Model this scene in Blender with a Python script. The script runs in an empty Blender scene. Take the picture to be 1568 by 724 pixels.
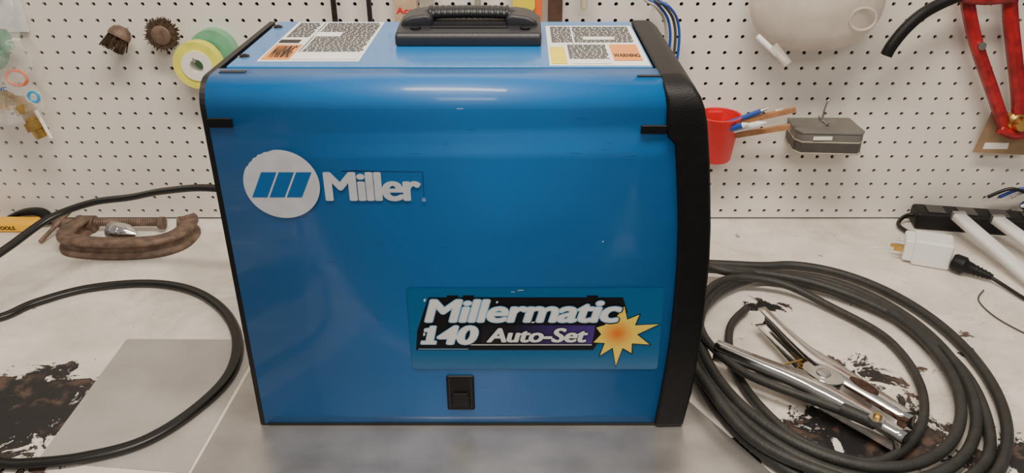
import bpy, math, random
from mathutils import Vector, Matrix
random.seed(7)
D=bpy.data; C=bpy.context
scene=C.scene
COL=scene.collection

# ---------------------------------------------------------------- materials
def mat(name,col,rough=.5,metal=0.,var=.0,vscale=20.,bump=0.,bscale=80.,coat=0.,alpha=1.,trans=0.,spec=.5,dark=None,coatr=.06):
    m=D.materials.new(name); m.use_nodes=True
    nt=m.node_tree; b=nt.nodes['Principled BSDF']
    b.inputs['Roughness'].default_value=rough
    b.inputs['Metallic'].default_value=metal
    b.inputs['Coat Weight'].default_value=coat
    b.inputs['Coat Roughness'].default_value=coatr
    b.inputs['Alpha'].default_value=alpha
    b.inputs['Transmission Weight'].default_value=trans
    b.inputs['Specular IOR Level'].default_value=spec
    tc=nt.nodes.new('ShaderNodeTexCoord')
    n=nt.nodes.new('ShaderNodeTexNoise'); n.inputs['Scale'].default_value=vscale; n.inputs['Detail'].default_value=6
    nt.links.new(tc.outputs['Object'],n.inputs['Vector'])
    r=nt.nodes.new('ShaderNodeValToRGB')
    c0=dark if dark else [max(0,c*(1-var)) for c in col]
    r.color_ramp.elements[0].position=.35; r.color_ramp.elements[0].color=(*c0,1)
    r.color_ramp.elements[1].position=.65; r.color_ramp.elements[1].color=(*col,1)
    nt.links.new(n.outputs['Fac'],r.inputs['Fac']); nt.links.new(r.outputs['Color'],b.inputs['Base Color'])
    if bump>0:
        n2=nt.nodes.new('ShaderNodeTexNoise'); n2.inputs['Scale'].default_value=bscale; n2.inputs['Detail'].default_value=4
        nt.links.new(tc.outputs['Object'],n2.inputs['Vector'])
        bp=nt.nodes.new('ShaderNodeBump'); bp.inputs['Strength'].default_value=bump; bp.inputs['Distance'].default_value=.002
        nt.links.new(n2.outputs['Fac'],bp.inputs['Height']); nt.links.new(bp.outputs['Normal'],b.inputs['Normal'])
    return m

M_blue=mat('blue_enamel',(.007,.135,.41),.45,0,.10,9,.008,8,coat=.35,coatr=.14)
# faint dusty smears on the enamel: break up gloss
_nt=M_blue.node_tree; _b=_nt.nodes['Principled BSDF']
_tc=_nt.nodes.new('ShaderNodeTexCoord'); _mp=_nt.nodes.new('ShaderNodeMapping'); _mp.inputs['Scale'].default_value=(3,3,14); _nt.links.new(_tc.outputs['Object'],_mp.inputs['Vector'])
_n=_nt.nodes.new('ShaderNodeTexNoise'); _n.inputs['Scale'].default_value=5; _n.inputs['Detail'].default_value=9; _n.inputs['Roughness'].default_value=.7; _nt.links.new(_mp.outputs[0],_n.inputs['Vector'])
_mr=_nt.nodes.new('ShaderNodeMapRange'); _mr.inputs['From Min'].default_value=.35; _mr.inputs['From Max'].default_value=.7; _mr.inputs['To Min'].default_value=.05; _mr.inputs['To Max'].default_value=.25
_nt.links.new(_n.outputs['Fac'],_mr.inputs[0]); _nt.links.new(_mr.outputs[0],_b.inputs['Coat Roughness'])
M_bluelit=mat('blue_enamel_lit',(.012,.19,.53),.3,0,.08,9,coat=.4)  # same enamel as the side, lightened: light from above is in the colour
M_black=mat('black_plastic',(.006,.006,.007),.5,0,.3,60,.25,600,spec=.3)
M_blackm=mat('black_metal',(.006,.006,.007),.5,0,.2,40)
M_hand=mat('handle_plastic',(.018,.019,.024),.45,0,.2,60,.15,500)
M_white=mat('sticker_white',(.85,.85,.85),.4,0,.05,40)
M_logow=mat('logo_white',(.62,.65,.70),.4,0,.12,60)
M_ink=mat('ink_black',(.006,.006,.008),.45,spec=.3)
M_sticker=mat('sticker_blue',(.006,.125,.31),.35,0,.05,30,coat=.3,coatr=.15)
M_ltblue=mat('outline_blue',(.25,.55,.85),.4)
M_orange=mat('label_orange',(.85,.28,.04),.4,0,.1,50)
M_yellow=mat('label_yellow',(.9,.72,.03),.4,0,.1,50)
M_grayink=mat('ink_grey',(.03,.03,.03),.5)
M_cable=mat('rubber_cable',(.030,.030,.027),.55,0,.35,50,.3,300)
M_cord=mat('black_cord',(.007,.007,.007),.35,0,.2,50)
M_chrome=mat('chrome_steel',(.80,.78,.76),.16,1,.12,30,.06,60)
M_chromew=mat('worn_steel',(.6,.58,.56),.3,1,.3,60,.1,100)
M_rust=mat('rusty_copper',(.08,.035,.02),.7,.3,.7,150,.4,300)
M_castiron=mat('aged_cast_iron',(.22,.145,.105),.6,.2,.5,70,.4,250)
M_brass=mat('brass',(.65,.42,.13),.3,1,.3,60)
M_wood=mat('pencil_wood',(.45,.22,.10),.6,0,.3,90)
M_red=mat('red_plastic',(.75,.015,.02),.4,0,.1,30)
M_redp=mat('red_paint',(.45,.012,.018),.35,0,.5,60,.1,100)
M_bristle=mat('wire_bristle',(.14,.09,.055),.6,.5,.6,200,.5,500)
M_tapey=mat('tape_yellow',(.85,.80,.10),.45,0,.15,50)
M_tapeg=mat('tape_green',(.20,.55,.32),.3,0,.2,50,alpha=.75)
M_core=mat('spool_white',(.85,.83,.76),.5)
M_clear=mat('clear_plastic',(.8,.8,.78),.12,0,0,20,.3,60,alpha=.22)
M_jug=mat('translucent_plastic',(.78,.70,.62),.25,0,.15,25,.2,40,alpha=.5)
M_wplas=mat('white_plastic',(.85,.85,.83),.35,0,.04,30)
M_green=mat('green_plastic',(.02,.22,.10),.35)
M_bluep=mat('blue_plastic',(.02,.35,.7),.35)
M_opl=mat('orange_plastic',(.8,.15,.03),.4)
M_tan=mat('brown_paper',(.32,.21,.12),.8,0,.2,40)
M_grey=mat('grey_plastic',(.07,.065,.06),.5,0,.2,40)
M_grey2=mat('grey_coating',(.16,.15,.135),.5,0,.2,40)
M_beige=mat('beige_plastic',(.42,.37,.29),.5,0,.2,40)
M_zinc=mat('zinc_steel',(.6,.6,.6),.35,1,.2,60)
M_bpen=mat('blue_pen',(.02,.07,.35),.35)

# ---------------------------------------------------------------- helpers
class Group:
    def __init__(s,name,loc=(0,0,0)):
        s.e=D.objects.new(name,None); s.e.location=loc; s.e.empty_display_size=.02
        COL.objects.link(s.e); s.inv=Matrix.Translation(-Vector(loc))
def finish(o,g):
    COL.objects.link(o)
    if g is not None:
        o.parent=g.e; o.matrix_parent_inverse=g.inv
    return o
def meshobj(name,vs,fs,m,g=None,smooth=False,bevel=0,solid=0,seg=2,subd=0):
    me=D.meshes.new(name); me.from_pydata([tuple(v) for v in vs],[],fs); me.update()
    import bmesh
    bm=bmesh.new(); bm.from_mesh(me); bmesh.ops.recalc_face_normals(bm,faces=bm.faces); bm.to_mesh(me); bm.free()
    if m: me.materials.append(m)
    o=D.objects.new(name,me); finish(o,g)
    if smooth or bevel:
        for p in me.polygons: p.use_smooth=True
    if solid:
        md=o.modifiers.new('s','SOLIDIFY'); md.thickness=solid; md.offset=0
    if bevel:
        md=o.modifiers.new('b','BEVEL'); md.width=bevel; md.segments=seg; md.limit_method='ANGLE'; md.angle_limit=math.radians(35)
        md.harden_normals=False
        md=o.modifiers.new('w','WEIGHTED_NORMAL')
    if subd:
        md=o.modifiers.new('ss','SUBSURF'); md.levels=subd; md.render_levels=subd
    return o
def box(name,x0,x1,y0,y1,z0,z1,m,g=None,bevel=0,rot=None,seg=2):
    vs=[Vector((x,y,z)) for x in (x0,x1) for y in (y0,y1) for z in (z0,z1)]
    if rot:
        c=Vector(((x0+x1)/2,(y0+y1)/2,(z0+z1)/2)); R=rot.to_3x3()
        vs=[c+R@(v-c) for v in vs]
    fs=[(0,1,3,2),(4,6,7,5),(0,4,5,1),(2,3,7,6),(0,2,6,4),(1,5,7,3)]
    return meshobj(name,vs,fs,m,g,bevel=bevel,seg=seg)
def prism(name,poly,y0,y1,m,g=None,bevel=0,axis='y'):
    def P(a,b,c):
        return {'y':(a,c,b),'x':(c,a,b),'z':(a,b,c)}[axis]
    n=len(poly)
    vs=[P(a,b,y0) for a,b in poly]+[P(a,b,y1) for a,b in poly]
    fs=[tuple(range(n)),tuple(range(n,2*n))]+[(i,(i+1)%n,n+(i+1)%n,n+i) for i in range(n)]
    return meshobj(name,vs,fs,m,g,bevel=bevel)
def lathe(name,p0,p1,prof,m,g=None,n=24,smooth=True,caps=True):
    p0=Vector(p0);p1=Vector(p1);ax=(p1-p0).normalized()
    a=ax.orthogonal().normalized(); b=ax.cross(a)
    vs=[];fs=[]
    for t,r in prof:
        for k in range(n):
            an=2*math.pi*k/n
            vs.append(p0+ax*t+(a*math.cos(an)+b*math.sin(an))*r)
    for i in range(len(prof)-1):
        for k in range(n):
            fs.append((i*n+k,i*n+(k+1)%n,(i+1)*n+(k+1)%n,(i+1)*n+k))
    if caps:
        fs.append(tuple(range(n))); fs.append(tuple(range((len(prof)-1)*n,len(prof)*n)))
    o=meshobj(name,vs,fs,m,g)
    if smooth:
        for p in o.data.polygons: p.use_smooth=len(p.vertices)==4
        md=o.modifiers.new('e','EDGE_SPLIT'); md.split_angle=math.radians(40)
    return o
def cyl(name,p0,p1,r,m,g=None,n=20,r1=None):
    L=(Vector(p1)-Vector(p0)).length
    return lathe(name,p0,p1,[(0,r),(L,r if r1 is None else r1)],m,g,n)
def ring(name,p0,p1,ro,ri,m,g=None,n=40):
    L=(Vector(p1)-Vector(p0)).length
    return lathe(name,p0,p1,[(0,ri),(0,ro),(L,ro),(L,ri),(0,ri)],m,g,n,caps=False)
def smoothpts(P,sub=8,closed=False):
    P=[Vector(p) for p in P]; out=[]
    n=len(P)
    for i in range(n if closed else n-1):
        if closed: a,b,c,d=P[(i-1)%n],P[i],P[(i+1)%n],P[(i+2)%n]
        else: a,b,c,d=P[max(i-1,0)],P[i],P[i+1],P[min(i+2,n-1)]
        for k in range(sub):
            t=k/sub
            out.append(.5*((2*b)+(c-a)*t+(2*a-5*b+4*c-d)*t*t+(-a+3*b-3*c+d)*t**3))
    if not closed: out.append(P[-1])
    return out
def sweep(name,P,prof,m,g=None,sub=8,up=(0,0,1),closed=False,n=12):
    if not isinstance(prof,list):
        r=prof; prof=[(r*math.cos(2*math.pi*k/n),r*math.sin(2*math.pi*k/n)) for k in range(n)]
    pts=smoothpts(P,sub,closed) if sub>1 else [Vector(p) for p in P]
    up=Vector(up); vs=[];fs=[];N=len(pts);k=len(prof)
    for i,p in enumerate(pts):
        if closed: t=pts[(i+1)%N]-pts[(i-1)%N]
        else: t=pts[min(i+1,N-1)]-pts[max(i-1,0)]
        t.normalize(); s=t.cross(up)
        if s.length<1e-3: s=t.orthogonal()
        s.normalize(); nn=s.cross(t)
        for a,b in prof: vs.append(p+s*a+nn*b)
    for i in range(N if closed else N-1):
        j=(i+1)%N
        for q in range(k): fs.append((i*k+q,i*k+(q+1)%k,j*k+(q+1)%k,j*k+q))
    if not closed: fs+= [tuple(range(k)),tuple(range((N-1)*k,N*k))]
    return meshobj(name,vs,fs,m,g,smooth=True)
def textmesh(body,shear=0.,space=1.):
    cu=D.curves.new('t','FONT'); cu.body=body; cu.shear=shear; cu.space_character=space
    cu.resolution_u=4
    o=D.objects.new('t',cu); COL.objects.link(o); C.view_layer.update()
    me=D.meshes.new_from_object(o.evaluated_get(C.evaluated_depsgraph_get()))
    vs=[v.co.copy() for v in me.vertices]; fs=[tuple(p.vertices) for p in me.polygons]
    D.objects.remove(o); D.curves.remove(cu); D.meshes.remove(me)
    return vs,fs
def stamp(name,vs,fs,place,m,g,d,rx,ry):
    """2-D glyph vertices (already in metres) stamped around a small ellipse = heavier weight"""
    V=[];F=[];offs=[(0,0)]
    if rx>0:
        for q in (1.,.5): offs+=[(rx*q*math.cos(math.pi*k/6),ry*q*math.sin(math.pi*k/6)) for k in range(12)]
    for i,(ox,oy) in enumerate(offs):
        b=len(V)
        V+=[place(a+ox,c+oy,d+i*2e-6) for a,c in vs]
        F+=[tuple(b+q for q in f) for f in fs]
    meshobj(name,V,F,m,g)
def text(name,body,a0,a1,b0,b1,place,m,g,bold=0.,boldy=None,shear=0,outlines=(),space=1.):
    if boldy is None: boldy=bold*.6
    vs,fs=textmesh(body,shear,space)
    xs=[v.x for v in vs]; ys=[v.y for v in vs]
    x0,x1,y0,y1=min(xs),max(xs),min(ys),max(ys)
    a0+=bold;a1-=bold;b0+=boldy;b1-=boldy
    sa=(a1-a0)/(x1-x0); sb=(b1-b0)/(y1-y0)
    P=[(a0+(v.x-x0)*sa,b0+(v.y-y0)*sb) for v in vs]
    stamp(name,P,fs,place,m,g,0,bold,boldy)
    for i,(off,mm) in enumerate(outlines):
        stamp(name+'_outline%d'%i,P,fs,place,mm,g,-(i+1)*.0002,bold+off,boldy+off)

# ---------------------------------------------------------------- room shell
def bench_material():
    m=D.materials.new('worn_white_paint'); m.use_nodes=True; nt=m.node_tree; N=nt.nodes; L=nt.links
    b=N['Principled BSDF']; b.inputs['Roughness'].default_value=.45
    tc=N.new('ShaderNodeTexCoord')
    def noise(s,d=8,r=.6,dist=0):
        n=N.new('ShaderNodeTexNoise'); n.inputs['Scale'].default_value=s; n.inputs['Detail'].default_value=d
        n.inputs['Roughness'].default_value=r; n.inputs['Distortion'].default_value=dist
        L.new(tc.outputs['Object'],n.inputs['Vector']); return n.outputs['Fac']
    def math_(op,a,bv=None,clamp=False):
        n=N.new('ShaderNodeMath'); n.operation=op; n.use_clamp=clamp
        for i,v in enumerate((a,bv)):
            if v is None: continue
            if isinstance(v,(int,float)): n.inputs[i].default_value=v
            else: L.new(v,n.inputs[i])
        return n.outputs[0]
    def blob(cx,cy,rx,ry,w=1):
        s=N.new('ShaderNodeVectorMath'); s.operation='SUBTRACT'; L.new(tc.outputs['Object'],s.inputs[0]); s.inputs[1].default_value=(cx,cy,0)
        q=N.new('ShaderNodeVectorMath'); q.operation='MULTIPLY'; L.new(s.outputs[0],q.inputs[0]); q.inputs[1].default_value=(1/rx,1/ry,0)
        l=N.new('ShaderNodeVectorMath'); l.operation='LENGTH'; L.new(q.outputs[0],l.inputs[0])
        return math_('MULTIPLY',math_('SUBTRACT',1.,l.outputs['Value'],True),w)
    blobs=[blob(-.60,.76,.15,.12,1.3),blob(-.60,.84,.08,.05,.8),blob(.40,.735,.15,.12,1.15),blob(.345,1.0,.07,.035,.9),blob(.45,.84,.11,.07,.7),
           blob(.545,.68,.10,.07,.9),blob(.60,.90,.05,.05,.6),blob(-.36,.96,.05,.04,.6),blob(-.6,.66,.2,.05,.6),blob(.245,.68,.06,.08,.9)]
    f=blobs[0]
    for q in blobs[1:]: f=math_('MAXIMUM',f,q)
    v=math_('ADD',noise(24,12,.72,.6),math_('MULTIPLY',f,.34))
    r=N.new('ShaderNodeMapRange'); r.inputs['From Min'].default_value=.665; r.inputs['From Max'].default_value=.675; L.new(v,r.inputs['Value'])
    sp=N.new('ShaderNodeMapRange'); sp.inputs['From Min'].default_value=.68; sp.inputs['From Max'].default_value=.70; L.new(noise(75,5,.65,1.),sp.inputs['Value'])
    sm=N.new('ShaderNodeMapRange'); sm.inputs['From Min'].default_value=.50; sm.inputs['From Max'].default_value=.70; L.new(noise(6,12,.75,.8),sm.inputs['Value'])
    mask=math_('MAXIMUM',r.outputs[0],math_('MULTIPLY',sp.outputs[0],.7))
    paint=N.new('ShaderNodeValToRGB'); paint.color_ramp.elements[0].position=.3; paint.color_ramp.elements[0].color=(.60,.55,.48,1)
    paint.color_ramp.elements[1].position=.6; paint.color_ramp.elements[1].color=(.86,.81,.74,1)
    L.new(noise(9,8,.65),paint.inputs['Fac'])
    pm=N.new('ShaderNodeMix'); pm.data_type='RGBA'; L.new(math_('MULTIPLY',sm.outputs[0],.6),pm.inputs[0]); L.new(paint.outputs[0],pm.inputs[6]); pm.inputs[7].default_value=(.38,.32,.27,1)
    wood=N.new('ShaderNodeValToRGB'); wood.color_ramp.elements[0].position=.54; wood.color_ramp.elements[0].color=(.014,.013,.014,1)
    wood.color_ramp.elements[1].position=.62; wood.color_ramp.elements[1].color=(.09,.055,.042,1)
    L.new(noise(24,6,.6,.5),wood.inputs['Fac'])
    mx=N.new('ShaderNodeMix'); mx.data_type='RGBA'; L.new(mask,mx.inputs[0]); L.new(pm.outputs[2],mx.inputs[6]); L.new(wood.outputs[0],mx.inputs[7])
    L.new(mx.outputs[2],b.inputs['Base Color'])
    bp=N.new('ShaderNodeBump'); bp.inputs['Strength'].default_value=.4; bp.inputs['Distance'].default_value=.002
    L.new(math_('SUBTRACT',noise(40,6),mask),bp.inputs['Height']); L.new(bp.outputs[0],b.inputs['Normal'])
    return m
M_bench=bench_material()
M_peg=mat('white_hardboard',(.80,.755,.69),.4,0,.07,6,.05,200)
M_dark=mat('dark_wall',(.05,.045,.04),.8)
M_floor=mat('concrete',(.06,.06,.06),.7,0,.3,8,.2,40)
def plate_material(name,c0,c1,rough0,rough1,metal=.9):
    m=D.materials.new(name); m.use_nodes=True; nt=m.node_tree;N=nt.nodes;L=nt.links
    b=N['Principled BSDF']; b.inputs['Metallic'].default_value=metal
    tc=N.new('ShaderNodeTexCoord'); mp=N.new('ShaderNodeMapping'); mp.inputs['Scale'].default_value=(8,22,6); mp.inputs['Rotation'].default_value=(0,0,.1)
    L.new(tc.outputs['Object'],mp.inputs['Vector'])
    n=N.new('ShaderNodeTexNoise'); n.inputs['Scale'].default_value=1.6; n.inputs['Detail'].default_value=9; L.new(mp.outputs[0],n.inputs['Vector'])
    n2=N.new('ShaderNodeTexNoise'); n2.inputs['Scale'].default_value=14; n2.inputs['Detail'].default_value=8; L.new(tc.outputs['Object'],n2.inputs['Vector'])
    r=N.new('ShaderNodeValToRGB'); r.color_ramp.elements[0].position=.3; r.color_ramp.elements[1].position=.7
    r.color_ramp.elements[0].color=(*c0,1); r.color_ramp.elements[1].color=(*c1,1); L.new(n2.outputs[0],r.inputs[0]); L.new(r.outputs[0],b.inputs['Base Color'])
    mr=N.new('ShaderNodeMapRange'); mr.inputs['To Min'].default_value=rough0; mr.inputs['To Max'].default_value=rough1; L.new(n.outputs[0],mr.inputs[0]); L.new(mr.outputs[0],b.inputs['Roughness'])
    bp=N.new('ShaderNodeBump'); bp.inputs['Strength'].default_value=.06; bp.inputs['Distance'].default_value=.001; L.new(n.outputs[0],bp.inputs['Height']); L.new(bp.outputs[0],b.inputs['Normal'])
    return m
M_plate=plate_material('brushed_aluminium',(.36,.345,.335),(.54,.52,.50),.22,.5,.75)
M_sheet=plate_material('dull_steel_sheet',(.42,.395,.37),(.52,.49,.46),.5,.65,.35)

WY=1.287
box('floor',-7,7,-7,1.6,-.92,-.90,M_floor)
box('wall_back',-7,7,1.315,1.36,-.9,1.1,M_dark)
wb=Group('workbench',(0,.95,0))
box('top',-1.4,1.4,.605,1.312,-.04,0,M_bench,wb,bevel=.003)
for i,(x,y) in enumerate(((-1.3,.66),(1.3,.66),(-1.3,1.25),(1.3,1.25))):
    box('leg_%d'%i,x-.045,x+.045,y-.045,y+.045,-.90,-.04,M_wood,wb)
box('apron',-1.3,1.3,.63,.65,-.16,-.04,M_wood,wb)
def pegboard():
    p=.0254; r=.0032; nx=100; nz=35; x0=-nx*p/2+.006; z0=.003; vs=[];fs=[]
    for i in range(nx):
        for j in range(nz):
            cx=x0+(i+.5)*p; cz=z0+(j+.5)*p; b=len(vs)
            for k in range(12):
                a=math.radians(15+30*k); c,s=math.cos(a),math.sin(a); q=p/2/max(abs(c),abs(s))
                vs.append((cx+c*q,WY,cz+s*q))
            for yy in (WY,WY+.006):
                for k in range(12):
                    a=math.radians(15+30*k); vs.append((cx+math.cos(a)*r,yy,cz+math.sin(a)*r))
            for k in range(12):
                l=(k+1)%12
                fs.append((b+k,b+l,b+12+l,b+12+k)); fs.append((b+12+k,b+12+l,b+24+l,b+24+k))
    me=D.meshes.new('pegboard'); me.from_pydata(vs,[],fs); me.materials.append(M_peg)
    o=D.objects.new('pegboard',me); COL.objects.link(o)
pegboard()

# ---------------------------------------------------------------- metal plates
prism('steel_plate',[(-.345,.94),(.115,.94),(.285,.632),(-.36,.632)],.0001,.0010,M_plate,None,axis='z')
prism('metal_sheet',[(-.538,.914),(-.352,.912),(-.362,.66),(-.535,.678)],.0001,.0010,M_sheet,None,axis='z')

# ---------------------------------------------------------------- welding machine
Wd=Group('welding_machine',(-.05,.865,0))
zb=.0010
rows=[(.0015,.153,.187),(.05,.157,.193),(.09,.1595,.195),(.121,.161,.196),(.17,.1615,.196),(.2195,.1605,.195),(.26,.158,.192),(.294,.1545,.188),(.33,.150,.1835),(.352,.1468,.180),
      (.358,.1385,.179),(.370,.137,.177),(.385,.1365,.173),(.395,.135,.169),(.404,.133,.163),(.412,.130,.154)]
def yfront(z,off=0):
    if z<=.384: return .738+off
    d=min(1,(z-.384)/.028); return .738+off+.028*(1-math.sqrt(max(0,1-d*d)))
vs=[];fs=[]
for z,a,b in rows:
    yf=yfront(z,-.005)
    vs+=[(a,yf,z),(b,yf+.001,z),(b,.995,z),(a,.995,z)]
n=len(rows)
for i in range(n-1):
    for k in range(4):
        fs.append((i*4+k,i*4+(k+1)%4,(i+1)*4+(k+1)%4,(i+1)*4+k))
fs+=[(0,1,2,3),tuple((n-1)*4+k for k in range(4))]
meshobj('front_bezel',vs,fs,M_black,Wd,bevel=.0045,seg=3)
def xin(z):
    for (z0,a0,_),(z1,a1,_) in zip(rows,rows[1:]):
        if z<=z1: return a0+(a1-a0)*max(0,(z-z0))/(z1-z0)
    return rows[-1][1]
XL=-.2995
prof=[(.738,.0040)]+[(.738,.0040+(.384-.0040)*i/30) for i in range(1,31)]
for i in range(1,13):
    a=math.radians(180-90*i/12); prof.append((.764+.026*math.cos(a),.384+.026*math.sin(a)))
prof.append((.7845,.410))
vs=[];fs=[]
for y,z in prof: vs+=[(XL,y,z),(xin(z)+.0015,y,z)]
for i in range(len(prof)-1): fs.append((2*i,2*i+1,2*i+3,2*i+2))
meshobj('side_panel',vs,fs,M_blue,Wd,smooth=True,solid=.0012)
def capprof(off):
    P=[(.738+off,.0022),(.738+off,.384)]
    for i in range(1,9):
        a=math.radians(180-90*i/8); P.append((.764+(.026-off)*math.cos(a),.384+(.026-off)*math.sin(a)))
    P+=[(.99,.41-off),(.99,.0022)]
    return P
prism('rear_panel',capprof(-.0005),-.3050,-.2985,M_blackm,Wd,axis='x')
prism('cabinet',capprof(.006),-.298,.158,M_blackm,Wd,axis='x')
box('far_side_panel',-.2995,.13,.988,.9905,.0085,.405,M_blue,Wd)
box('top_panel',-.2935,.1295,.7905,.988,.4035,.411,M_bluelit,Wd,bevel=.0015)
for i,(x,y) in enumerate(((-.27,.765),(.15,.765),(-.27,.96),(.15,.96))):
    cyl('foot_%d'%i,(x,y,zb+.0001),(x,y,.008),.012,M_black,Wd)
box('base_gap_shade',-.296,.155,.7370,.742,.0016,.0050,M_blackm,Wd)  # black strip put in as the shadow of the gap under the cabinet
box('clip_upper_a',-.3005,-.2765,.7355,.739,.3665,.376,M_ink,Wd,bevel=.001)
box('clip_upper_b',.1135,.1385,.7350,.739,.3605,.3690,M_ink,Wd,bevel=.001)
box('slot_top_a',-.293,-.268,.768,.7745,.4098,.4112,M_ink,Wd)
box('slot_top_b',.110,.1325,.757,.762,.4088,.4108,M_ink,Wd)
for i,(x,y) in enumerate(((-.286,.827),(-.286,.957))):
    lathe('screw_%d'%i,(x,y,.4108),(x,y,.42),[(0,.0055),(.0015,.005),(.003,.002)],M_ink,Wd,16)
    ring('screw_ring_%d'%i,(x,y,.4109),(x,y,.4114),.0068,.005,M_zinc,Wd,20)
box('latch_frame',-.086,-.0545,.7345,.739,.025,.0735,M_black,Wd,bevel=.003,seg=3)
box('latch_rim_a',-.0835,-.0815,.7335,.736,.029,.070,M_hand,Wd,bevel=.0008)
box('latch_rim_b',-.059,-.057,.7335,.736,.029,.070,M_hand,Wd,bevel=.0008)
box('latch_slider',-.0805,-.060,.7325,.736,.0325,.045,M_black,Wd,bevel=.001)
box('latch_recess',-.0785,-.062,.7322,.7345,.0355,.051,M_ink,Wd,bevel=.0005)
# --- logo
def place(a,b,d): return (a,.7366-d,b)
def poly_face(name,P,m,d,g=Wd):
    meshobj(name,[place(a,b,d) for a,b in P],[tuple(range(len(P)))],m,g)
cx,cz,R=-.2383,.3072,.0376
P=[]
for k in range(72):
    a=2*math.pi*k/72; r=R
    if 95<k*5<150: r=R*(1-.03*abs(math.sin(k*1.7)))
    P.append((cx+r*math.cos(a),cz+r*math.sin(a)*.975))
poly_face('logo_disc',P,M_logow,.0001)
for i in range(3):
    xb=-.2695+i*.0172
    poly_face('logo_bar_%d'%i,[(xb,.2935),(xb+.0152,.2935),(xb+.0280,.3205),(xb+.0128,.3205)],M_blue,.0003)
text('brand_lettering','Miller',-.1965,-.1005,.2890,.3205,place,M_logow,Wd,bold=.0018,boldy=.0009,space=.93)
ring('registered_mark',(-.0985,.7366,.2905),(-.0985,.7364,.2905),.0017,.0011,M_logow,Wd,16)
poly_face('peeled_edge_a',[(-.178,.3216),(-.165,.3222),(-.165,.3212),(-.178,.3210)],M_ink,.00005)
poly_face('peeled_edge_b',[(-.165,.3222),(-.14,.3214),(-.14,.3208),(-.165,.3212)],M_ink,.00005)
poly_face('peeled_edge_c',[(-.14,.3214),(-.0985,.3210),(-.0985,.3206),(-.14,.3208)],M_ink,.00005)
poly_face('peeled_edge_d',[(-.0985,.3208),(-.0980,.3208),(-.0980,.2945),(-.0983,.2945)],M_ink,.00005)
def rrect(a0,a1,b0,b1,r,n=6):
    P=[]
    for (cx,cy,s) in ((a1-r,b1-r,0),(a0+r,b1-r,90),(a0+r,b0+r,180),(a1-r,b0+r,270)):
        for k in range(n+1):
            a=math.radians(s+90*k/n); P.append((cx+r*math.cos(a),cy+r*math.sin(a)))
    return P
poly_face('decal_border',rrect(-.1235,.1510,.0820,.1885,.004),mat('decal_edge',(.004,.07,.20),.4),.00005)
poly_face('decal_film',rrect(-.1230,.1505,.0825,.1880,.004),M_sticker,.0001)
poly_face('decal_band_black',[(-.1175,.1085),(.078,.1085),(.092,.136),(.108,.148),(.113,.158),(.107,.1765),(-.1000,.1765),(-.1065,.158),(-.1145,.134)],M_ink,.0003)
for i,xa in enumerate((-.075,-.058,.074)):
    poly_face('decal_tab_%d'%i,[(xa-.006,.1765),(xa+.006,.1765),(xa+.007,.1790),(xa-.005,.1790)],M_ink,.0003)
nb=14
for k in range(nb):
    t=max(0,(k-3)/(nb-4)); xa=-.0455+k*.0087
    mm=mat('band_%d'%k,(.006+.06*t,.006+.02*t,.01+.22*t),.4)
    poly_face('decal_band_%d'%k,[(xa,.117),(xa+.0088,.117),(xa+.0118,.1410),(xa+.0030,.1410)],mm,.0004)
poly_face('decal_rule',[(-.060,.1150),(.076,.1150),(.0765,.1161),(-.0595,.1161)],M_white,.00048)
poly_face('decal_rule_b',[(-.1150,.1095),(-.060,.1095),(-.0595,.1103),(-.1145,.1103)],M_ltblue,.00048)
def pl2(a,b,d): return (a,.7366-.0011-d,b)
text('decal_model_name','Millermatic',-.1055,.1065,.1450,.1740,pl2,M_white,Wd,bold=.0016,boldy=.0008,shear=.22,outlines=((.0010,M_ltblue),(.0024,M_ink)),space=.96)
# numeral: slab "1" drawn, then 40
sh=lambda a,b:(a+(b-.117)*.22,b)
one=[(0,.117),(.0155,.117),(.0155,.1205),(.0120,.1205),(.0120,.1400),(.0065,.1400),(.0060,.1375),(.0010,.1365),(.0010,.1335),(.0050,.1335),(.0050,.1205),(0,.1205)]
oneF=[(0,1,2,3,10,11),(3,4,5,6,9,10),(6,7,8,9)]
oneP=[sh(-.1110+a,b) for a,b in one]
stamp('decal_numeral_one',oneP,oneF,pl2,M_white,Wd,0,.0004,.0004)
stamp('decal_numeral_one_blue',oneP,oneF,pl2,M_ltblue,Wd,-.0002,.0013,.0012)
stamp('decal_numeral_one_black',oneP,oneF,pl2,M_ink,Wd,-.0004,.0024,.0020)
text('decal_number','40',-.0935,-.048,.1160,.1410,pl2,M_white,Wd,bold=.0021,boldy=.0011,shear=.22,outlines=((.0008,M_ltblue),(.0018,M_ink)))
text('decal_subtitle','Auto-Set',-.0395,.0715,.1190,.1380,pl2,M_white,Wd,bold=.0013,boldy=.0006,shear=.22,outlines=((.0008,M_ink),))
def star(name,scale,m,d):
    spikes=[(16,.050),(50,.036),(84,.040),(128,.026),(163,.030),(203,.034),(236,.040),(268,.049),(300,.034),(337,.042)]
    P=[]
    for i,(a,r) in enumerate(spikes):
        a2=spikes[(i+1)%len(spikes)][0]; 
        if a2<a: a2+=360
        P.append((.1055+math.cos(math.radians(a))*(r*.88+scale),.1305+math.sin(math.radians(a))*(r*.88+scale)))
        am=math.radians((a+a2)/2); P.append((.1055+math.cos(am)*(.0195+scale*.6),.1305+math.sin(am)*(.0195+scale*.6)))
    vs=[place(.1055,.1305,d)]+[place(a,b,d) for a,b in P]; n=len(P)
    meshobj(name,vs,[(0,1+i,1+(i+1)%n) for i in range(n)],m,Wd)
star('starburst_outline',.0026,M_ink,.00055)
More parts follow.
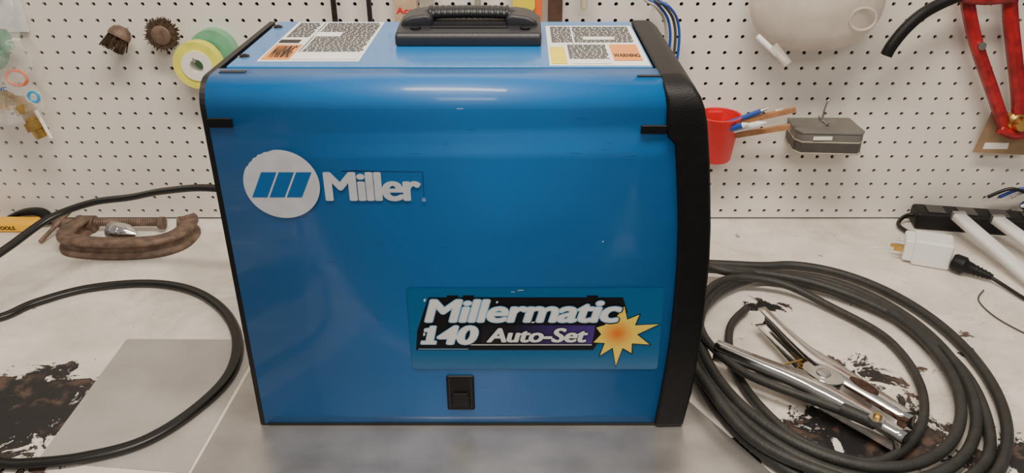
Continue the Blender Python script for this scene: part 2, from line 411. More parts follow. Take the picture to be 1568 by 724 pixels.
def starmat():
    m=D.materials.new('starburst_ink'); m.use_nodes=True;nt=m.node_tree;N=nt.nodes;L=nt.links
    tc=N.new('ShaderNodeTexCoord'); s=N.new('ShaderNodeVectorMath'); s.operation='SUBTRACT'; s.inputs[1].default_value=(.1035,.7360,.1305)
    L.new(tc.outputs['Object'],s.inputs[0]); l=N.new('ShaderNodeVectorMath'); l.operation='LENGTH'; L.new(s.outputs[0],l.inputs[0])
    r=N.new('ShaderNodeMapRange'); r.inputs['From Max'].default_value=.026; L.new(l.outputs['Value'],r.inputs[0])
    c=N.new('ShaderNodeValToRGB'); c.color_ramp.elements[0].color=(.85,.20,.02,1); c.color_ramp.elements[1].color=(.95,.70,.10,1); c.color_ramp.elements[0].position=.1
    c.color_ramp.elements[1].position=.75
    L.new(r.outputs[0],c.inputs[0]); L.new(c.outputs[0],N['Principled BSDF'].inputs['Base Color']); N['Principled BSDF'].inputs['Roughness'].default_value=.4
    return m
star('starburst',0,starmat(),.00062)
for i,(a,b,w,h) in enumerate(((-.005,.186,.006,.0008),(-.012,.184,.004,.0006),(-.062,.385,.006,.0006),(-.028,.170,.002,.003),(.01,.145,.003,.002),(.082,.2425,.0012,.0018),(.05,.12,.003,.0006),(-.105,.172,.002,.004),(-.108,.128,.002,.005))):
    poly_face('scuff_%d'%i,[(a,b),(a+w,b+h*.3),(a+w,b+h),(a,b+h*.8)],M_white,.0021 if b<.19 and b>.08 else .0001)
M_scr=mat('scratch_dark',(.004,.05,.16),.5)
for i in range(22):
    a=random.uniform(-.26,.11); b=random.choice((random.uniform(.335,.378),random.uniform(.205,.27),random.uniform(.02,.07))); w=random.uniform(.004,.014); dz=random.uniform(-.0015,.0015)
    poly_face('scratch_%d'%i,[(a,b),(a+w,b+dz),(a+w,b+dz+.00025),(a,b+.00025)],M_scr,.00004)
# --- top warning labels
def quadtop(x0,x1,y0,y1,z): return [(x0,y0,z),(x1,y0,z),(x1,y1,z),(x0,y1,z)]
def toplabel(name,x0,x1,y0,y1,blocks,cols,Zt=.4112):
    box(name,x0,x1,y0,y1,.4108,Zt+.0002,M_white,Wd)
    vs=[];fs=[]
    for (c0,c1,d0,d1,rh) in cols:
        y=y0+(y1-y0)*d1
        while y-rh>y0+(y1-y0)*d0:
            x=x0+(x1-x0)*c0; xe=x0+(x1-x0)*c1*(1)
            while x<xe-.002:
                w=min(random.uniform(.003,.009),xe-x)
                b=len(vs); vs+=quadtop(x,x+w,y-rh*.72,y,Zt+.0004); fs.append((b,b+1,b+2,b+3)); x+=w+.0008
            y-=rh
    meshobj(name+'_print',vs,fs,M_grayink,Wd)
    for i,(c0,c1,d0,d1,mm) in enumerate(blocks):
        meshobj(name+'_block_%d'%i,quadtop(x0+(x1-x0)*c0,x0+(x1-x0)*c1,y0+(y1-y0)*d0,y0+(y1-y0)*d1,Zt+.0006+i*.00002),[(0,1,2,3)],mm,Wd)
toplabel('warning_label_a',-.268,-.165,.808,.983,[(.02,.30,.03,.38,M_orange),(.02,.24,.42,.50,M_ink),(.33,.62,.58,.70,M_white),(.33,.97,.03,.17,M_white),(.34,.36,.03,.97,M_white)],
   [(.32,.97,.20,.97,.0042),(.36,.9,.05,.16,.005),(.04,.29,.54,.97,.0042)])
toplabel('warning_label_b',.027,.127,.792,.963,[(.02,.18,.03,.42,M_yellow),(.66,.95,.10,.48,M_orange),(.40,.75,.60,.68,M_white),(.22,.62,.03,.10,M_white),(.28,.30,.50,.97,M_white)],
   [(.21,.62,.12,.48,.0042),(.68,.93,.2,.4,.006),(.05,.95,.52,.97,.0042)])
def plt(a,b,d): return (a,b,.4121+d)
text('label_heading_a','WARNING',-.262,-.240,.820,.868,plt,M_ink,Wd,bold=.0002)
text('label_heading_b','WARNING',.094,.121,.822,.835,plt,M_ink,Wd,bold=.0002)
# --- handle
prism('handle_base',[(.867,.4108),(.867,.4225),(.872,.4255),(.90,.4285),(.942,.4295),(.946,.4108)],-.1365,.0205,M_hand,Wd,axis='x',bevel=.003)
prism('handle_shoulder_a',[(-.1345,.424),(-.131,.4335),(-.120,.4375),(-.104,.4395),(-.098,.436),(-.098,.424)],.892,.940,M_hand,Wd,axis='y',bevel=.004)
prism('handle_shoulder_b',[(.0185,.424),(.015,.4335),(.004,.4375),(-.012,.4395),(-.018,.436),(-.018,.424)],.892,.940,M_hand,Wd,axis='y',bevel=.004)
gp=[(-.110,.918,.430),(-.104,.918,.4345),(-.095,.918,.4365),(-.075,.918,.4372),(-.058,.918,.4375),(-.041,.918,.4372),(-.021,.918,.4365),(-.012,.918,.4345),(-.006,.918,.430)]
sweep('handle_grip',gp,[(.013*math.cos(a*math.pi/8),.0065*math.sin(a*math.pi/8)) for a in range(16)],M_hand,Wd,up=(0,0,1))
for i in range(14):
    x=-.103+i*.0065
    sweep('grip_rib_%d'%i,[(x,.918,.4372),(x+.0015,.918,.4373),(x+.003,.918,.4372)],[(.0132*math.cos(a*math.pi/8),.0068*math.sin(a*math.pi/8)) for a in range(16)],M_hand,Wd,sub=1)
box('grip_gap_shade',-.100,-.016,.884,.898,.4265,.4285,M_ink,Wd,bevel=.0008)  # dark strip standing for the shade in the opening under the grip
for i,x in enumerate((-.1155,.003)):
    cyl('handle_screw_%d'%i,(x,.884,.4245),(x,.8837,.4285),.0058,M_ink,Wd)
for i,z in enumerate((.30,.24)):
    cyl('dial_%d'%i,(.185,.86,z),(.1985,.86,z),.018,M_hand,Wd)

# ---------------------------------------------------------------- coiled cable at the machine
gc=Group('welding_cable_coil',(.4,.85,0))
def coil():
    L=[(.404,.850,.190,.252),(.390,.842,.168,.230),(.384,.858,.150,.203),(.386,.85,.152,.208)]
    P=[(.04,1.075,.010),(.16,1.10,.010),(.26,1.108,.010)]
    a0=100; tot=360*3; step=15
    a=0
    while a<=tot:
        t=a/360; i=min(int(t),2); f=t-i; q=[L[i][k]*(1-f)+L[i+1][k]*f for k in range(4)]
        an=math.radians(a0-a)
        wob=1+.014*math.sin(a*.031+1)+.012*math.sin(a*.013)
        z=.0090+.0065*i*(.5+.5*max(0,-math.cos(an)))
        P.append((q[0]+q[2]*wob*math.cos(an),q[1]+q[3]*wob*math.sin(an),z)); a+=step
    return P
Pc=coil()
sweep('cable',Pc+[(.30,1.05,.03),(.24,1.08,.03),(.10,1.08,.035)],.0068,M_cable,gc,sub=5)
sweep('cable_second',[(.05,1.06,.022),(.2,1.075,.022),(.33,1.062,.022),(.43,1.03,.02),(.515,.955,.014),(.555,.85,.010),(.543,.75,.010),(.50,.665,.010),(.41,.617,.012),(.32,.635,.022),(.255,.69,.022),(.220,.775,.03),(.211,.84,.03),(.222,.92,.035),(.235,.99,.035),(.20,1.06,.035),(.05,1.05,.035)],.0066,M_cable,gc,sub=8)

# ---------------------------------------------------------------- ground clamp
gk=Group('ground_clamp',(.36,.79,0))
tail=Vector((.28,.885)); tipv=Vector((.43,.697)); dd=(tipv-tail); LL=dd.length; dd/=LL
def zc(x,y): 
    t=(Vector((x,y))-tail).dot(dd)/LL
    return -.012*max(0,min(1,t))
def half(name,CL,W,side):
    vs=[];fs=[];P=[Vector(c) for c in CL]; n=len(P)
    P2=smoothpts([(p.x,p.y,0) for p in P],4); W2=[]
    for i in range(len(P2)):
        t=i/4; j=min(int(t),n-2); f=t-j; W2.append(W[j]*(1-f)+W[j+1]*f)
    for i,p in enumerate(P2):
        t=(P2[min(i+1,len(P2)-1)]-P2[max(i-1,0)]).normalized(); nn=Vector((t.y,-t.x,0))*side
        o=p+nn*W2[i]; q=p-nn*W2[i]; dz=zc(p.x,p.y)
        o2=o-nn*.003
        vs+=[(q.x,q.y,.018+dz),(o2.x,o2.y,.0175+dz),(o.x,o.y,.021+dz),(o.x,o.y,.041+dz),(o2.x,o2.y,.0445+dz),(q.x,q.y,.044+dz)]
    for i in range(len(P2)-1):
        for k in range(5): fs.append((i*6+k,i*6+k+1,(i+1)*6+k+1,(i+1)*6+k))
    meshobj(name,vs,fs,M_chrome,gk,smooth=True,solid=.0014)
A=[(.323,.925),(.337,.882),(.353,.838),(.372,.803),(.402,.763),(.437,.714)]
B=[(.2445,.845),(.280,.818),(.318,.792),(.352,.770),(.389,.727),(.421,.687)]
half('handle_arm_a',A,[.007,.008,.011,.017,.014,.010],-1)
half('handle_arm_b',B,[.006,.007,.009,.016,.012,.009],1)
# pivot ear plate joining both arms
ear=[]
for k in range(28):
    a=2*math.pi*k/28; x=.026*math.cos(a); y=.016*math.sin(a); an=math.radians(-52)
    ear.append((.361+x*math.cos(an)-y*math.sin(an),.788+x*math.sin(an)+y*math.cos(an)))
prism('pivot_ear',ear,.0375,.0390,M_chrome,gk,axis='z')
cyl('pivot_rivet',(.361,.787,.008),(.361,.787,.0385),.0065,M_zinc,gk)
lathe('pivot_head',(.361,.787,.0388),(.361,.787,.045),[(0,.009),(.002,.008),(.0035,.004)],M_zinc,gk)
sp=[]
for k in range(60):
    a=k*.55; sp.append((.350+.0085*math.cos(a),.815+.0085*math.sin(a),.014+k*.0004))
sweep('spring',sp,.0012,M_brass,gk,sub=3,n=6)
sweep('spring_leg_a',[(.350,.823,.038),(.345,.845,.036),(.340,.872,.034)],.0013,M_brass,gk,n=6)
sweep('spring_leg_b',[(.344,.815,.038),(.325,.810,.036),(.312,.805,.034)],.0013,M_brass,gk,n=6)
def jaw(name,p0,p1,side):
    p0=Vector(p0);p1=Vector(p1);d=(p1-p0);L=d.length;d/=L; nn=Vector((d.y,-d.x))*side
    poly=[p0+nn*-.004]; nteeth=5
    for k in range(nteeth):
        poly.append(p0+d*(L*(k+.1)/nteeth)+nn*.0035); poly.append(p0+d*(L*(k+.5)/nteeth)+nn*.007); poly.append(p0+d*(L*(k+.9)/nteeth)+nn*.0035)
    poly.append(p1-nn*.004)
    prism(name,[(p.x,p.y) for p in poly],.012,.0335,M_rust,gk,axis='z')
jaw('jaw_teeth_a',(.382,.770),(.430,.706),1)
jaw('jaw_teeth_b',(.378,.755),(.424,.697),-1)
def ov(name,cx,cy,l,w,ang,z0,z1):
    P=[]
    for k in range(24):
        a=2*math.pi*k/24; x=l*math.cos(a);y=w*math.sin(a); P.append((cx+x*math.cos(ang)-y*math.sin(ang),cy+x*math.sin(ang)+y*math.cos(ang)))
    prism(name,P,z0,z1,M_rust,gk,axis='z')
ov('arm_opening_a',.402,.766,.019,.0070,math.radians(-54),.0352,.0378)
lathe('bolt',(.394,.706,.030),(.394,.706,.046),[(0,.005),(.012,.005),(.014,.003)],M_brass,gk,16)
lathe('nut',(.394,.706,.032),(.394,.706,.040),[(0,.0095),(.007,.0095)],M_zinc,gk,6,smooth=False)
cyl('cable_lug',(.394,.706,.030),(.365,.732,.030),.0075,M_cable,gk)
sweep('lead_cable',[(.394,.706,.030),(.35,.745,.026),(.30,.780,.026),(.262,.815,.028),(.236,.87,.033),(.240,.93,.033),(.262,.99,.03),(.31,1.035,.026),(.38,1.03,.02),(.44,.98,.0105),(.49,.90,.009),(.49,.8,.009),(.45,.715,.009),(.38,.668,.009),(.315,.70,.009),(.28,.77,.009),(.27,.85,.0085),(.285,.93,.0085),(.32,.98,.0085)],.0056,M_cable,gk)

# ---------------------------------------------------------------- power cord
gp_=Group('power_cord',(-.5,.9,0))
db=[]
for k in range(12): 
    a=math.radians(60+k*240/11); db.append((-.0033+.0040*math.cos(a),.0040*math.sin(a)))
for k in range(12):
    a=math.radians(240+k*240/11); db.append((.0033+.0040*math.cos(a),.0040*math.sin(a)))
z=.0056
sweep('cord_rising',[(-.22,1.0,.13),(-.32,1.035,.15),(-.434,1.05,.164),(-.515,1.068,.152),(-.573,1.08,.1365),(-.635,1.083,.126),(-.688,1.06,.112),(-.715,1.0,.099),(-.735,.94,.09),(-.785,.87,.055),(-.835,.835,.024),(-.875,.84,.011),(-.89,.87,.008),(-.86,.92,.0065),(-.79,.945,z),(-.735,.962,z),(-.707,1.0,z),(-.650,1.04,z),(-.568,1.055,z),(-.493,1.035,z),(-.428,.980,z),(-.384,.905,z+.001),(-.370,.827,z+.001),(-.390,.757,z+.001),(-.428,.7035,z+.001),(-.483,.678,z+.001),(-.536,.670,z),(-.5736,.672,z),(-.68,.70,z),(-.78,.69,z),(-.9,.72,z)],db,M_cord,gp_)

# ---------------------------------------------------------------- C-clamp on bench
gcc=Group('c_clamp',(-.66,1.2,0))
csec=[(-.013,-.014),(.013,-.014),(.013,-.008),(.006,-.005),(.006,.005),(.013,.008),(.013,.014),(-.013,.014),(-.013,.008),(-.006,.005),(-.006,-.005),(-.013,-.008)]
sweep('frame',[(-.742,1.240,.015),(-.750,1.20,.015),(-.738,1.164,.015),(-.69,1.150,.015),(-.64,1.148,.015),(-.59,1.156,.015),(-.563,1.182,.015),(-.560,1.225,.015),(-.572,1.243,.015)],csec,M_castiron,gcc,sub=5)
cyl('screw_boss',(-.758,1.238,.015),(-.728,1.238,.015),.0140,M_castiron,gcc)
cyl('anvil',(-.586,1.238,.015),(-.562,1.240,.015),.0125,M_castiron,gcc)
pr=[]
L=.165; k=0
while k*.002<L: pr.append((k*.002,.0072 if k%2 else .006)); k+=1
lathe('threaded_screw',(-.785,1.238,.017),(-.6,1.238,.017),pr,M_castiron,gcc,16)
lathe('swivel_pad',(-.622,1.238,.016),(-.608,1.238,.016),[(0,.007),(.004,.011),(.012,.011)],M_castiron,gcc)
cyl('tommy_bar',(-.772,1.262,.034),(-.80,1.19,.005),.0035,M_castiron,gcc)
cyl('screw_head',(-.797,1.238,.018),(-.775,1.238,.016),.009,M_castiron,gcc)
gch=Group('drill_chuck',(-.66,1.205,0))
lathe('body',(-.690,1.204,.0185),(-.633,1.190,.0175),[(0,.006),(.004,.006),(.006,.014),(.012,.0165),(.026,.0165),(.027,.0150),(.029,.0165),(.038,.015),(.048,.009),(.055,.004)],M_chrome,gch,24)
lathe('collar',(-.684,1.2026,.0185),(-.658,1.196,.0185),[(0,.0165),(.003,.0172),(.008,.0172),(.010,.0165)],M_chromew,gch,14,smooth=False)

# ---------------------------------------------------------------- yellow tool pouch at the far left
gy=Group('tool_case',(-.89,1.25,0))
box('case_body',-.965,-.832,1.232,1.262,.0005,.018,mat('case_yellow',(.95,.50,.02),.4),gy,bevel=.004)
text('case_print','KLEIN TOOLS.',-.922,-.862,.0060,.0128,lambda a,b,d:(a,1.2314-d,b),M_ink,gy,bold=.0004)
sweep('pouch_loop',[(-.90,1.270,.008),(-.87,1.272,.020),(-.84,1.271,.022),(-.822,1.262,.014),(-.818,1.25,.009)],[(.009,-.003),(.009,.003),(-.009,.003),(-.009,-.003)],M_black,gy)

# ---------------------------------------------------------------- hanging things
def hook(g,x,z,l=.03,dp=.002):
    sweep('peg_hook',[(x,WY+dp,z),(x,WY-.01,z),(x,WY-l,z-.001),(x,WY-l-.006,z+.006)],.0016,M_zinc,g,n=8,up=(1,0,0))
g=Group('wire_cup_brush',(-.626,1.26,.32)); hook(g,-.622,.335)
lathe('cup',(-.616,1.262,.342),(-.636,1.244,.306),[(0,.006),(.004,.013),(.012,.017),(.018,.017)],M_castiron,g,24)
for k in range(150):
    a=random.uniform(0,6.28); r=random.uniform(.004,.016)
    ax=Vector((-.020,-.018,-.036)).normalized(); u=ax.orthogonal().normalized(); w=ax.cross(u)
    st=Vector((-.616,1.262,.342))+ax*.016+(u*math.cos(a)+w*math.sin(a))*r
    en=st+ax*random.uniform(.018,.026)+(u*math.cos(a)+w*math.sin(a))*random.uniform(0,.005)
    if k==0: BV=[];BF=[]
    b=len(BV); t=u*.0008
    BV+=[st-t,st+t,en+t,en-t,st-w*.0008,st+w*.0008,en+w*.0008,en-w*.0008]; BF+=[(b,b+1,b+2,b+3),(b+4,b+5,b+6,b+7)]
meshobj('bristles',BV,BF,M_bristle,g)
g=Group('wire_wheel_brush',(-.557,1.26,.331)); hook(g,-.555,.333,.022)
BV=[];BF=[]
for k in range(260):
    a=random.uniform(0,6.28); c=Vector((-.557,1.258+random.uniform(-.005,.005),.331)); d=Vector((math.cos(a),0,math.sin(a))); s=Vector((-d.z,0,d.x))*.0007
    r=random.uniform(.022,.028); b=len(BV); BV+=[c+d*.01-s,c+d*.01+s,c+d*r+s,c+d*r-s]; BF.append((b,b+1,b+2,b+3))
meshobj('bristles',BV,BF,M_bristle,g)
ring('bristle_body',(-.557,1.262,.331),(-.557,1.254,.331),.022,.008,M_bristle,g)
lathe('hub',(-.557,1.266,.331),(-.557,1.248,.331),[(0,.006),(0,.015),(.014,.015),(.016,.012),(.016,.005)],M_castiron,g)
g=Group('tape_roll',(-.505,1.25,.287)); hook(g,-.505,.296,.05)
ring('tape',(-.505,1.258,.287),(-.505,1.240,.287),.037,.023,M_tapey,g,48)
ring('core',(-.505,1.259,.287),(-.505,1.238,.287),.0235,.0105,M_core,g,48)
g=Group('tape_roll.001',(-.488,1.275,.302))
ring('tape',(-.488,1.2875,.300),(-.488,1.266,.300),.036,.020,M_tapeg,g,48)
ring('core',(-.488,1.2845,.300),(-.488,1.264,.300),.021,.014,M_tapeg,g,40)
g=Group('bagged_pipe_fittings',(-.80,1.25,.28)); hook(g,-.80,.385,.03)
vs=[];fs=[]; nx,nz=16,24
for i in range(nx+1):
    for j in range(nz+1):
        x=-.875+.11*i/nx+.006*math.sin(j*.7); zz=.20+.20*j/nz
        y=1.222+.006*math.sin(i*1.1+j*.6)+.005*math.sin(i*.5-j*1.1)+.02*((i/nx-.5)**2)*4
        vs.append((x,y,zz))
for i in range(nx):
    for j in range(nz):
        a=i*(nz+1)+j; fs.append((a,a+1,a+nz+2,a+nz+1))
meshobj('bag_front',vs,fs,M_clear,g,smooth=True)
meshobj('bag_back',[(v[0],1.278-(v[1]-1.222)*.5,v[2]) for v in vs],fs,M_clear,g,smooth=True)
box('bag_card',-.872,-.775,1.280,1.282,.33,.41,M_white,g)
lathe('brass_fitting',(-.800,1.245,.235),(-.772,1.235,.165),[(0,.010),(.012,.010),(.013,.016),(.026,.016),(.027,.010),(.04,.010),(.041,.0145),(.055,.0145),(.056,.010),(.07,.009)],M_brass,g,8,smooth=False)
lathe('brass_elbow',(-.80,1.245,.225),(-.845,1.245,.235),[(0,.012),(.014,.012),(.015,.015),(.03,.015),(.031,.009),(.045,.009)],M_brass,g,12)
lathe('green_valve',(-.845,1.24,.318),(-.795,1.235,.295),[(0,.012),(.01,.018),(.02,.018),(.024,.010),(.04,.010),(.045,.015),(.05,.015)],M_green,g,16)
lathe('green_cap',(-.80,1.25,.34),(-.80,1.25,.31),[(0,.008),(.01,.012),(.03,.012)],M_green,g,16)
tp=[(-.79+.016*math.cos(a*math.pi/8),1.24,.268+.012*math.sin(a*math.pi/8)) for a in range(16)]
sweep('orange_seal',tp,.0025,M_opl,g,closed=True,sub=2,up=(0,1,0))
tp=[(-.769+.008*math.cos(a*math.pi/8),1.235,.239+.008*math.sin(a*math.pi/8)) for a in range(16)]
sweep('blue_seal',tp,.0022,M_bluep,g,closed=True,sub=2,up=(0,1,0))
text('bag_print','RWC',-.815,-.793,.255,.262,lambda a,b,d:(a,1.213-d,b),M_bpen,g,bold=.0003)
cyl('white_tie',(-.775,1.24,.215),(-.760,1.235,.170),.003,M_wplas,g,10)

def hang(name,x,z0,z1,w,t,m,y=1.262,shape='flat'):
    g=Group(name,(x,y,(z0+z1)/2)); hook(g,x,z1-.012,.02)
    P=[(x-w/2,z1),(x+w/2,z1),(x+w/2,z0+w*.3),(x+w*.3,z0),(x-w*.3,z0),(x-w/2,z0+w*.3)]
    if shape=='flat': prism('blade',P,y-t/2,y+t/2,m,g,bevel=.0005)
    else:
        lathe('shaft',(x,y,z0),(x,y,z1),[(0,w*.25),(.004,w*.4),(.05,w*.35),(.055,w*.5),(z1-z0-.004,w*.5),(z1-z0,w*.3)],m,g,16)
    return g
M_darkst=mat('dark_steel',(.05,.04,.035),.5,.7,.5,80)
hang('metal_file',-.288,.33,.47,.008,.004,M_darkst)
hang('hex_key',-.234,.335,.46,.007,.005,M_darkst)
g=hang('paint_stirrer',-.178,.34,.47,.034,.003,mat('light_wood',(.6,.42,.25),.6,0,.2,60))
text('print','Ace',-.193,-.166,.362,.372,lambda a,b,d:(a,1.2599-d,b),M_red,g,bold=.0005)
hang('paint_stirrer.001',-.146,.345,.46,.022,.003,M_beige)
hang('utility_knife',0.002,.362,.48,.034,.014,M_yellow)
hang('putty_knife',.024,.340,.47,.012,.003,M_opl)
hang('wood_chisel',.05,.335,.47,.022,.012,mat('walnut',(.10,.05,.03),.5,0,.3,60))
hang('marker_pen',.094,.368,.47,.014,.01,mat('cream',(.75,.68,.5),.4),shape='round')
hang('glue_stick',-.068,.366,.47,.012,.01,M_beige,shape='round')
g=Group('test_leads',(.2,1.25,.33)); hook(g,.205,.375,.03)
for i,(dx,mm) in enumerate(((0,M_bpen),(.008,M_grey),(-.006,M_beige),(.014,M_bpen))):
    sweep('lead_%d'%i,[(.175+dx,1.25,.40),(.192+dx,1.24,.385),(.205+dx,1.245-.004*i,.378),(.222+dx,1.25,.355),(.228+dx,1.252,.32),(.222+dx,1.25,.27),(.205,1.25,.2)],.0022,mm,g,n=8,up=(0,1,0))

# ---------------------------------------------------------------- red pencil cup
g=Group('pencil_cup',(.317,1.25,.17)); 
lathe('cup',(.317,1.250,.128),(.317,1.250,.205),[(0,.0),(0,.024),(.003,.026),(.070,.034),(.074,.0365),(.077,.0365),(.077,.033),(.004,.023),(.004,.0)],M_red,g,32,caps=False)
box('wall_bracket',.305,.329,1.278,1.2875,.16,.20,M_red,g,bevel=.001)
def pencil(nm,p0,p1,r,m,tipm=None,n=6):
    cyl(nm,p0,p1,r,m,g,n)
    if tipm:
        d=(Vector(p1)-Vector(p0)).normalized(); cyl(nm+'_tip',Vector(p1),Vector(p1)+d*.012,r,tipm,g,n,r1=.0008)
pencil('wood_pencil_a',(.305,1.252,.180),(.430,1.225,.222),.0055,M_wood,None,4)
pencil('wood_pencil_b',(.306,1.245,.165),(.422,1.215,.197),.0055,M_wood,None,4)
pencil('blue_pen',(.308,1.250,.18),(.378,1.232,.217),.0040,M_bpen,M_zinc,12)
pencil('white_marker',(.310,1.240,.175),(.372,1.215,.201),.0055,M_wplas,M_wplas,12)
pencil('blue_marker',(.300,1.240,.175),(.347,1.215,.199),.0050,M_bpen,M_wplas,12)
pencil('wood_pencil_c',(.302,1.250,.17),(.402,1.235,.215),.003,M_wood,M_core,6)
g=Group('sanding_block',(.49,1.25,.17)); hook(g,.492,.190,.04)
def blk(nm,inset,z0,z1,m,bv=.0012):
    prism(nm,[(.440+inset,1.2875),(.437+inset,1.232+inset),(.445+inset,1.218+inset),(.536-inset,1.212+inset),(.545-inset,1.222+inset),(.543-inset,1.2875)],z0,z1,m,g,axis='z',bevel=bv)
blk('top_plate',.000,.183,.187,M_grey2); blk('body_upper',.001,.171,.183,M_grey2); blk('layer_pale',.0005,.168,.171,M_beige)
blk('body_lower',.0012,.152,.168,M_grey); blk('base',.0,.149,.152,M_beige)
prism('label',[(.462,.174),(.492,.174),(.492,.180),(.462,.180)],1.2152,1.2162,M_core,g)
lathe('magnet_disc',(.487,1.242,.149),(.487,1.238,.142),[(0,.026),(.005,.025),(.007,.012)],M_zinc,g)
sweep('wire_loop',[(.489,1.262,.186),(.489,1.262,.205),(.492,1.262,.222),(.496,1.264,.226),(.497,1.27,.222)],.0016,M_zinc,g,up=(0,1,0),n=8)
g=Group('plastic_funnel',(.44,1.22,.37)); hook(g,.44,.42,.03)
vs=[];fs=[];nu,nv=36,14
for j in range(nv+1):
    ph=-math.pi/2+ (math.pi*.5)*j/nv
    for i in range(nu):
        th=2*math.pi*i/nu
        vs.append((.440+.100*math.cos(ph)**.8*math.cos(th) if ph>-1.57 else .44,1.236+.042*(math.cos(ph)**.8 if ph>-1.57 else 0)*math.sin(th),.385+.072*math.sin(ph)))
for j in range(nv):
    for i in range(nu): fs.append((j*nu+i,j*nu+(i+1)%nu,(j+1)*nu+(i+1)%nu,(j+1)*nu+i))
b=len(vs)
for i in range(nu):
    th=2*math.pi*i/nu; vs.append((.440+.085*math.cos(th),1.236+.036*math.sin(th),.47))
for i in range(nu): fs.append((nv*nu+i,nv*nu+(i+1)%nu,b+(i+1)%nu,b+i))
meshobj('bowl',vs,fs,M_jug,g,smooth=True,solid=.0015)
tp=[(.497+.019*math.cos(a*math.pi/10),1.198,.368+.016*math.sin(a*math.pi/10)) for a in range(20)]
sweep('vent_rim',tp,.0022,M_jug,g,closed=True,sub=2,up=(0,1,0))
cyl('spout',(.352,1.22,.338),(.392,1.20,.305),.0048,M_wplas,g,16)
cyl('spout_collar',(.375,1.212,.325),(.397,1.20,.300),.008,M_jug,g,16)
g=Group('caulking_gun',(.72,1.25,.3)); hook(g,.71,.40,.03,.0004)
def bar(nm,P,w,t,m): sweep(nm,P,[(-w,-t),(w,-t),(w,t),(-w,t)],m,g,sub=4,up=(0,1,0))
bar('frame_bar_a',[(.655,1.252,.45),(.668,1.25,.39),(.700,1.25,.32),(.745,1.25,.245),(.785,1.25,.178)],.0085,.006,M_redp)
bar('frame_bar_b',[(.720,1.252,.45),(.735,1.25,.38),(.765,1.25,.30),(.790,1.25,.235),(.806,1.25,.180)],.0095,.006,M_redp)
bar('yoke',[(.645,1.245,.392),(.69,1.242,.388),(.74,1.245,.392)],.008,.006,M_redp)
sweep('push_rod',[(.70,1.255,.44),(.76,1.255,.30),(.80,1.255,.20)],.0028,M_zinc,g,up=(0,1,0))
sweep('lever',[(.655,1.24,.395),(.625,1.24,.381),(.598,1.235,.366),(.577,1.232,.345),(.562,1.23,.322),(.556,1.23,.306)],[(-.0070,-.006),(.0070,-.006),(.0082,0),(.0070,.006),(-.0070,.006),(-.0082,0)],M_black,g,up=(0,1,0))
lathe('pivot_knob',(.798,1.262,.192),(.798,1.228,.192),[(0,.012),(.006,.018),(.016,.018),(.02,.012),(.032,.009)],M_brass,g,16)
bar('foot_bracket',[(.772,1.246,.182),(.80,1.246,.172),(.83,1.246,.182)],.007,.005,M_redp)
cyl('cross_pin',(.705,1.244,.318),(.705,1.238,.318),.006,M_zinc,g)
g=Group('paper_tag',(.79,1.27,.17)); hook(g,.79,.20,.02)
prism('sheet',[(.765,.203),(.83,.203),(.842,.128),(.752,.133)],1.268,1.2695,M_tan,g)
prism('label',[(.768,.150),(.808,.150),(.808,.139),(.767,.139)],1.2674,1.2679,M_core,g)

# ---------------------------------------------------------------- right rear clutter
g=Group('power_strip',(.76,1.22,0))
R14=Matrix.Rotation(math.radians(-10),4,'Z')
box('body',.675,.93,1.222,1.266,.0005,.032,M_black,g,bevel=.006,rot=R14)
for i in range(4):
    x=.695+i*.05; y=1.262-(x-.695)*.176
    box('outlet_%d'%i,x,x+.028,y-.018,y+.010,.0315,.034,M_grey,g,bevel=.001,rot=R14)
sweep('strip_cord',[(.695,1.262,.02),(.668,1.268,.016),(.648,1.252,.008),(.652,1.228,.006),(.668,1.205,.006),(.690,1.19,.006)],.0035,M_cord,g)
for i in range(3):
    sweep('loose_cord_%d'%i,[(.80+.02*i,1.27,.05),(.83+.02*i,1.26,.07),(.86,1.25-.01*i,.06),(.84,1.235,.048),(.88,1.23,.04+.004*i),(.93,1.22,.035)],.003,(M_cord,M_bpen,M_wplas)[i],g)
g=Group('aluminium_rail',(.74,1.1,0))
def rail(g,nm,p0,p1,m=M_wplas):
    sweep(nm,[p0,((p0[0]+p1[0])/2,(p0[1]+p1[1])/2,(p0[2]+p1[2])/2),p1],[(-.011,-.006),(.011,-.006),(.011,.004),(.008,.006),(-.008,.006),(-.011,.004)],m,g,sub=2)
rail(g,'channel',(.722,1.208,.044),(.775,.985,.007))
box('end_stop',.712,.732,1.204,1.212,.037,.051,M_zinc,g)
g=Group('aluminium_rail.001',(.82,1.1,0))
rail(g,'channel',(.780,1.195,.044),(.850,.99,.007))
box('end_stop',.770,.790,1.192,1.199,.037,.051,M_zinc,g)
g=Group('wall_adapter',(.645,1.145,0))
Rz=Matrix.Rotation(math.radians(-22),4,'Z')
box('body',.620,.676,1.108,1.152,.0005,.044,M_wplas,g,bevel=.004,rot=Rz,seg=3)
box('shoulder',.610,.628,1.124,1.164,.004,.040,M_wplas,g,bevel=.003,rot=Rz,seg=3)
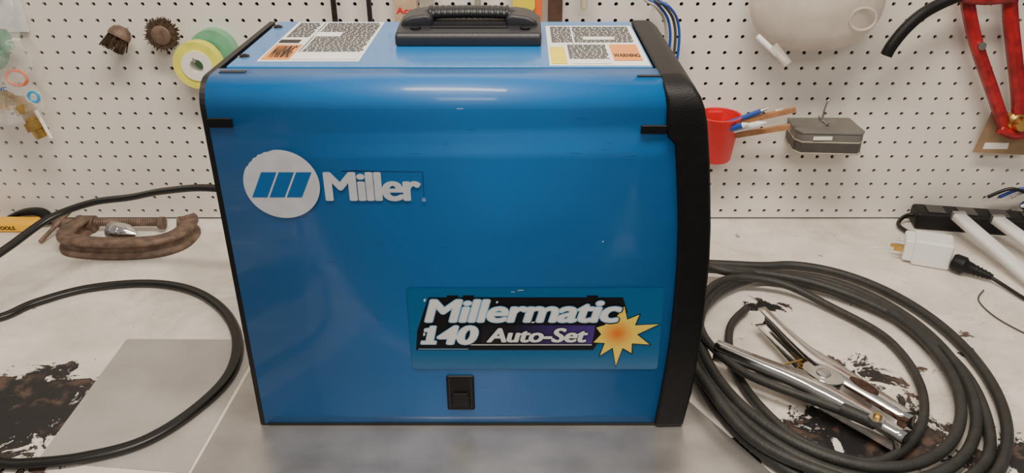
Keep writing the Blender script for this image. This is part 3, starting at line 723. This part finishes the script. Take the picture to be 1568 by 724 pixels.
for i in range(2):
    box('prong_%d'%i,.591,.612,1.134+i*.013,1.1355+i*.013,.017,.023,M_brass,g,rot=Rz)
cyl('ground_prong',(.594,1.142,.030),(.614,1.134,.030),.0024,M_zinc,g,10)
g=Group('plug',(.70,1.10,0))
pa=Vector((.668,1.102,.018)); pb=Vector((.714,1.064,.010))
lathe('plug_body',pa,pb,[(0,.011),(.004,.0135),(.018,.014),(.022,.010),(.03,.009),(.034,.0075),(.05,.006),(.06,.0045)],M_black,g,16)
for k in range(4):
    d=(pb-pa).normalized()
    cyl('relief_%d'%k,pa+d*(.034+k*.006),pa+d*(.037+k*.006),.0085-k*.0008,M_black,g,12)
sweep('plug_cord',[(.709,1.068,.011),(.722,1.045,.007),(.735,1.01,.005),(.752,.98,.004),(.785,.955,.004),(.86,.92,.004)],.003,M_cord,g)
g=Group('thin_wire',(.7,.95,0))
sweep('strand',[(.690,1.04,.002),(.668,1.01,.002),(.672,.96,.002),(.705,.90,.002),(.74,.84,.002),(.80,.80,.002)],.0011,M_grey,g,n=6)

# ---------------------------------------------------------------- lights
def area(name,loc,target,sx,sy,e,col):
    l=D.lights.new(name,'AREA'); l.shape='RECTANGLE'; l.size=sx; l.size_y=sy; l.energy=e; l.color=col
    o=D.objects.new(name,l); o.location=loc
    o.rotation_euler=(Vector(target)-Vector(loc)).to_track_quat('-Z','Y').to_euler(); COL.objects.link(o)
area('ceiling_light',(.0,.50,1.5),(0,1.05,.1),1.1,.2,27,(1,.88,.74))
area('ceiling_light.001',(.3,-.9,1.6),(0,1,.2),1.2,.4,14,(1,.89,.77))
w=D.worlds.new('w'); scene.world=w; w.use_nodes=True
w.node_tree.nodes['Background'].inputs[0].default_value=(1,.94,.87,1); w.node_tree.nodes['Background'].inputs[1].default_value=.30

# ---------------------------------------------------------------- camera
cam=D.cameras.new('camera'); co=D.objects.new('camera',cam); COL.objects.link(co)
cam.sensor_width=36; cam.lens=1241/1568*36; cam.shift_x=-.0102; cam.shift_y=.0051; cam.clip_start=.02
co.location=(0,0,.63); co.rotation_euler=(math.radians(90-27.7),0,0)
scene.camera=co
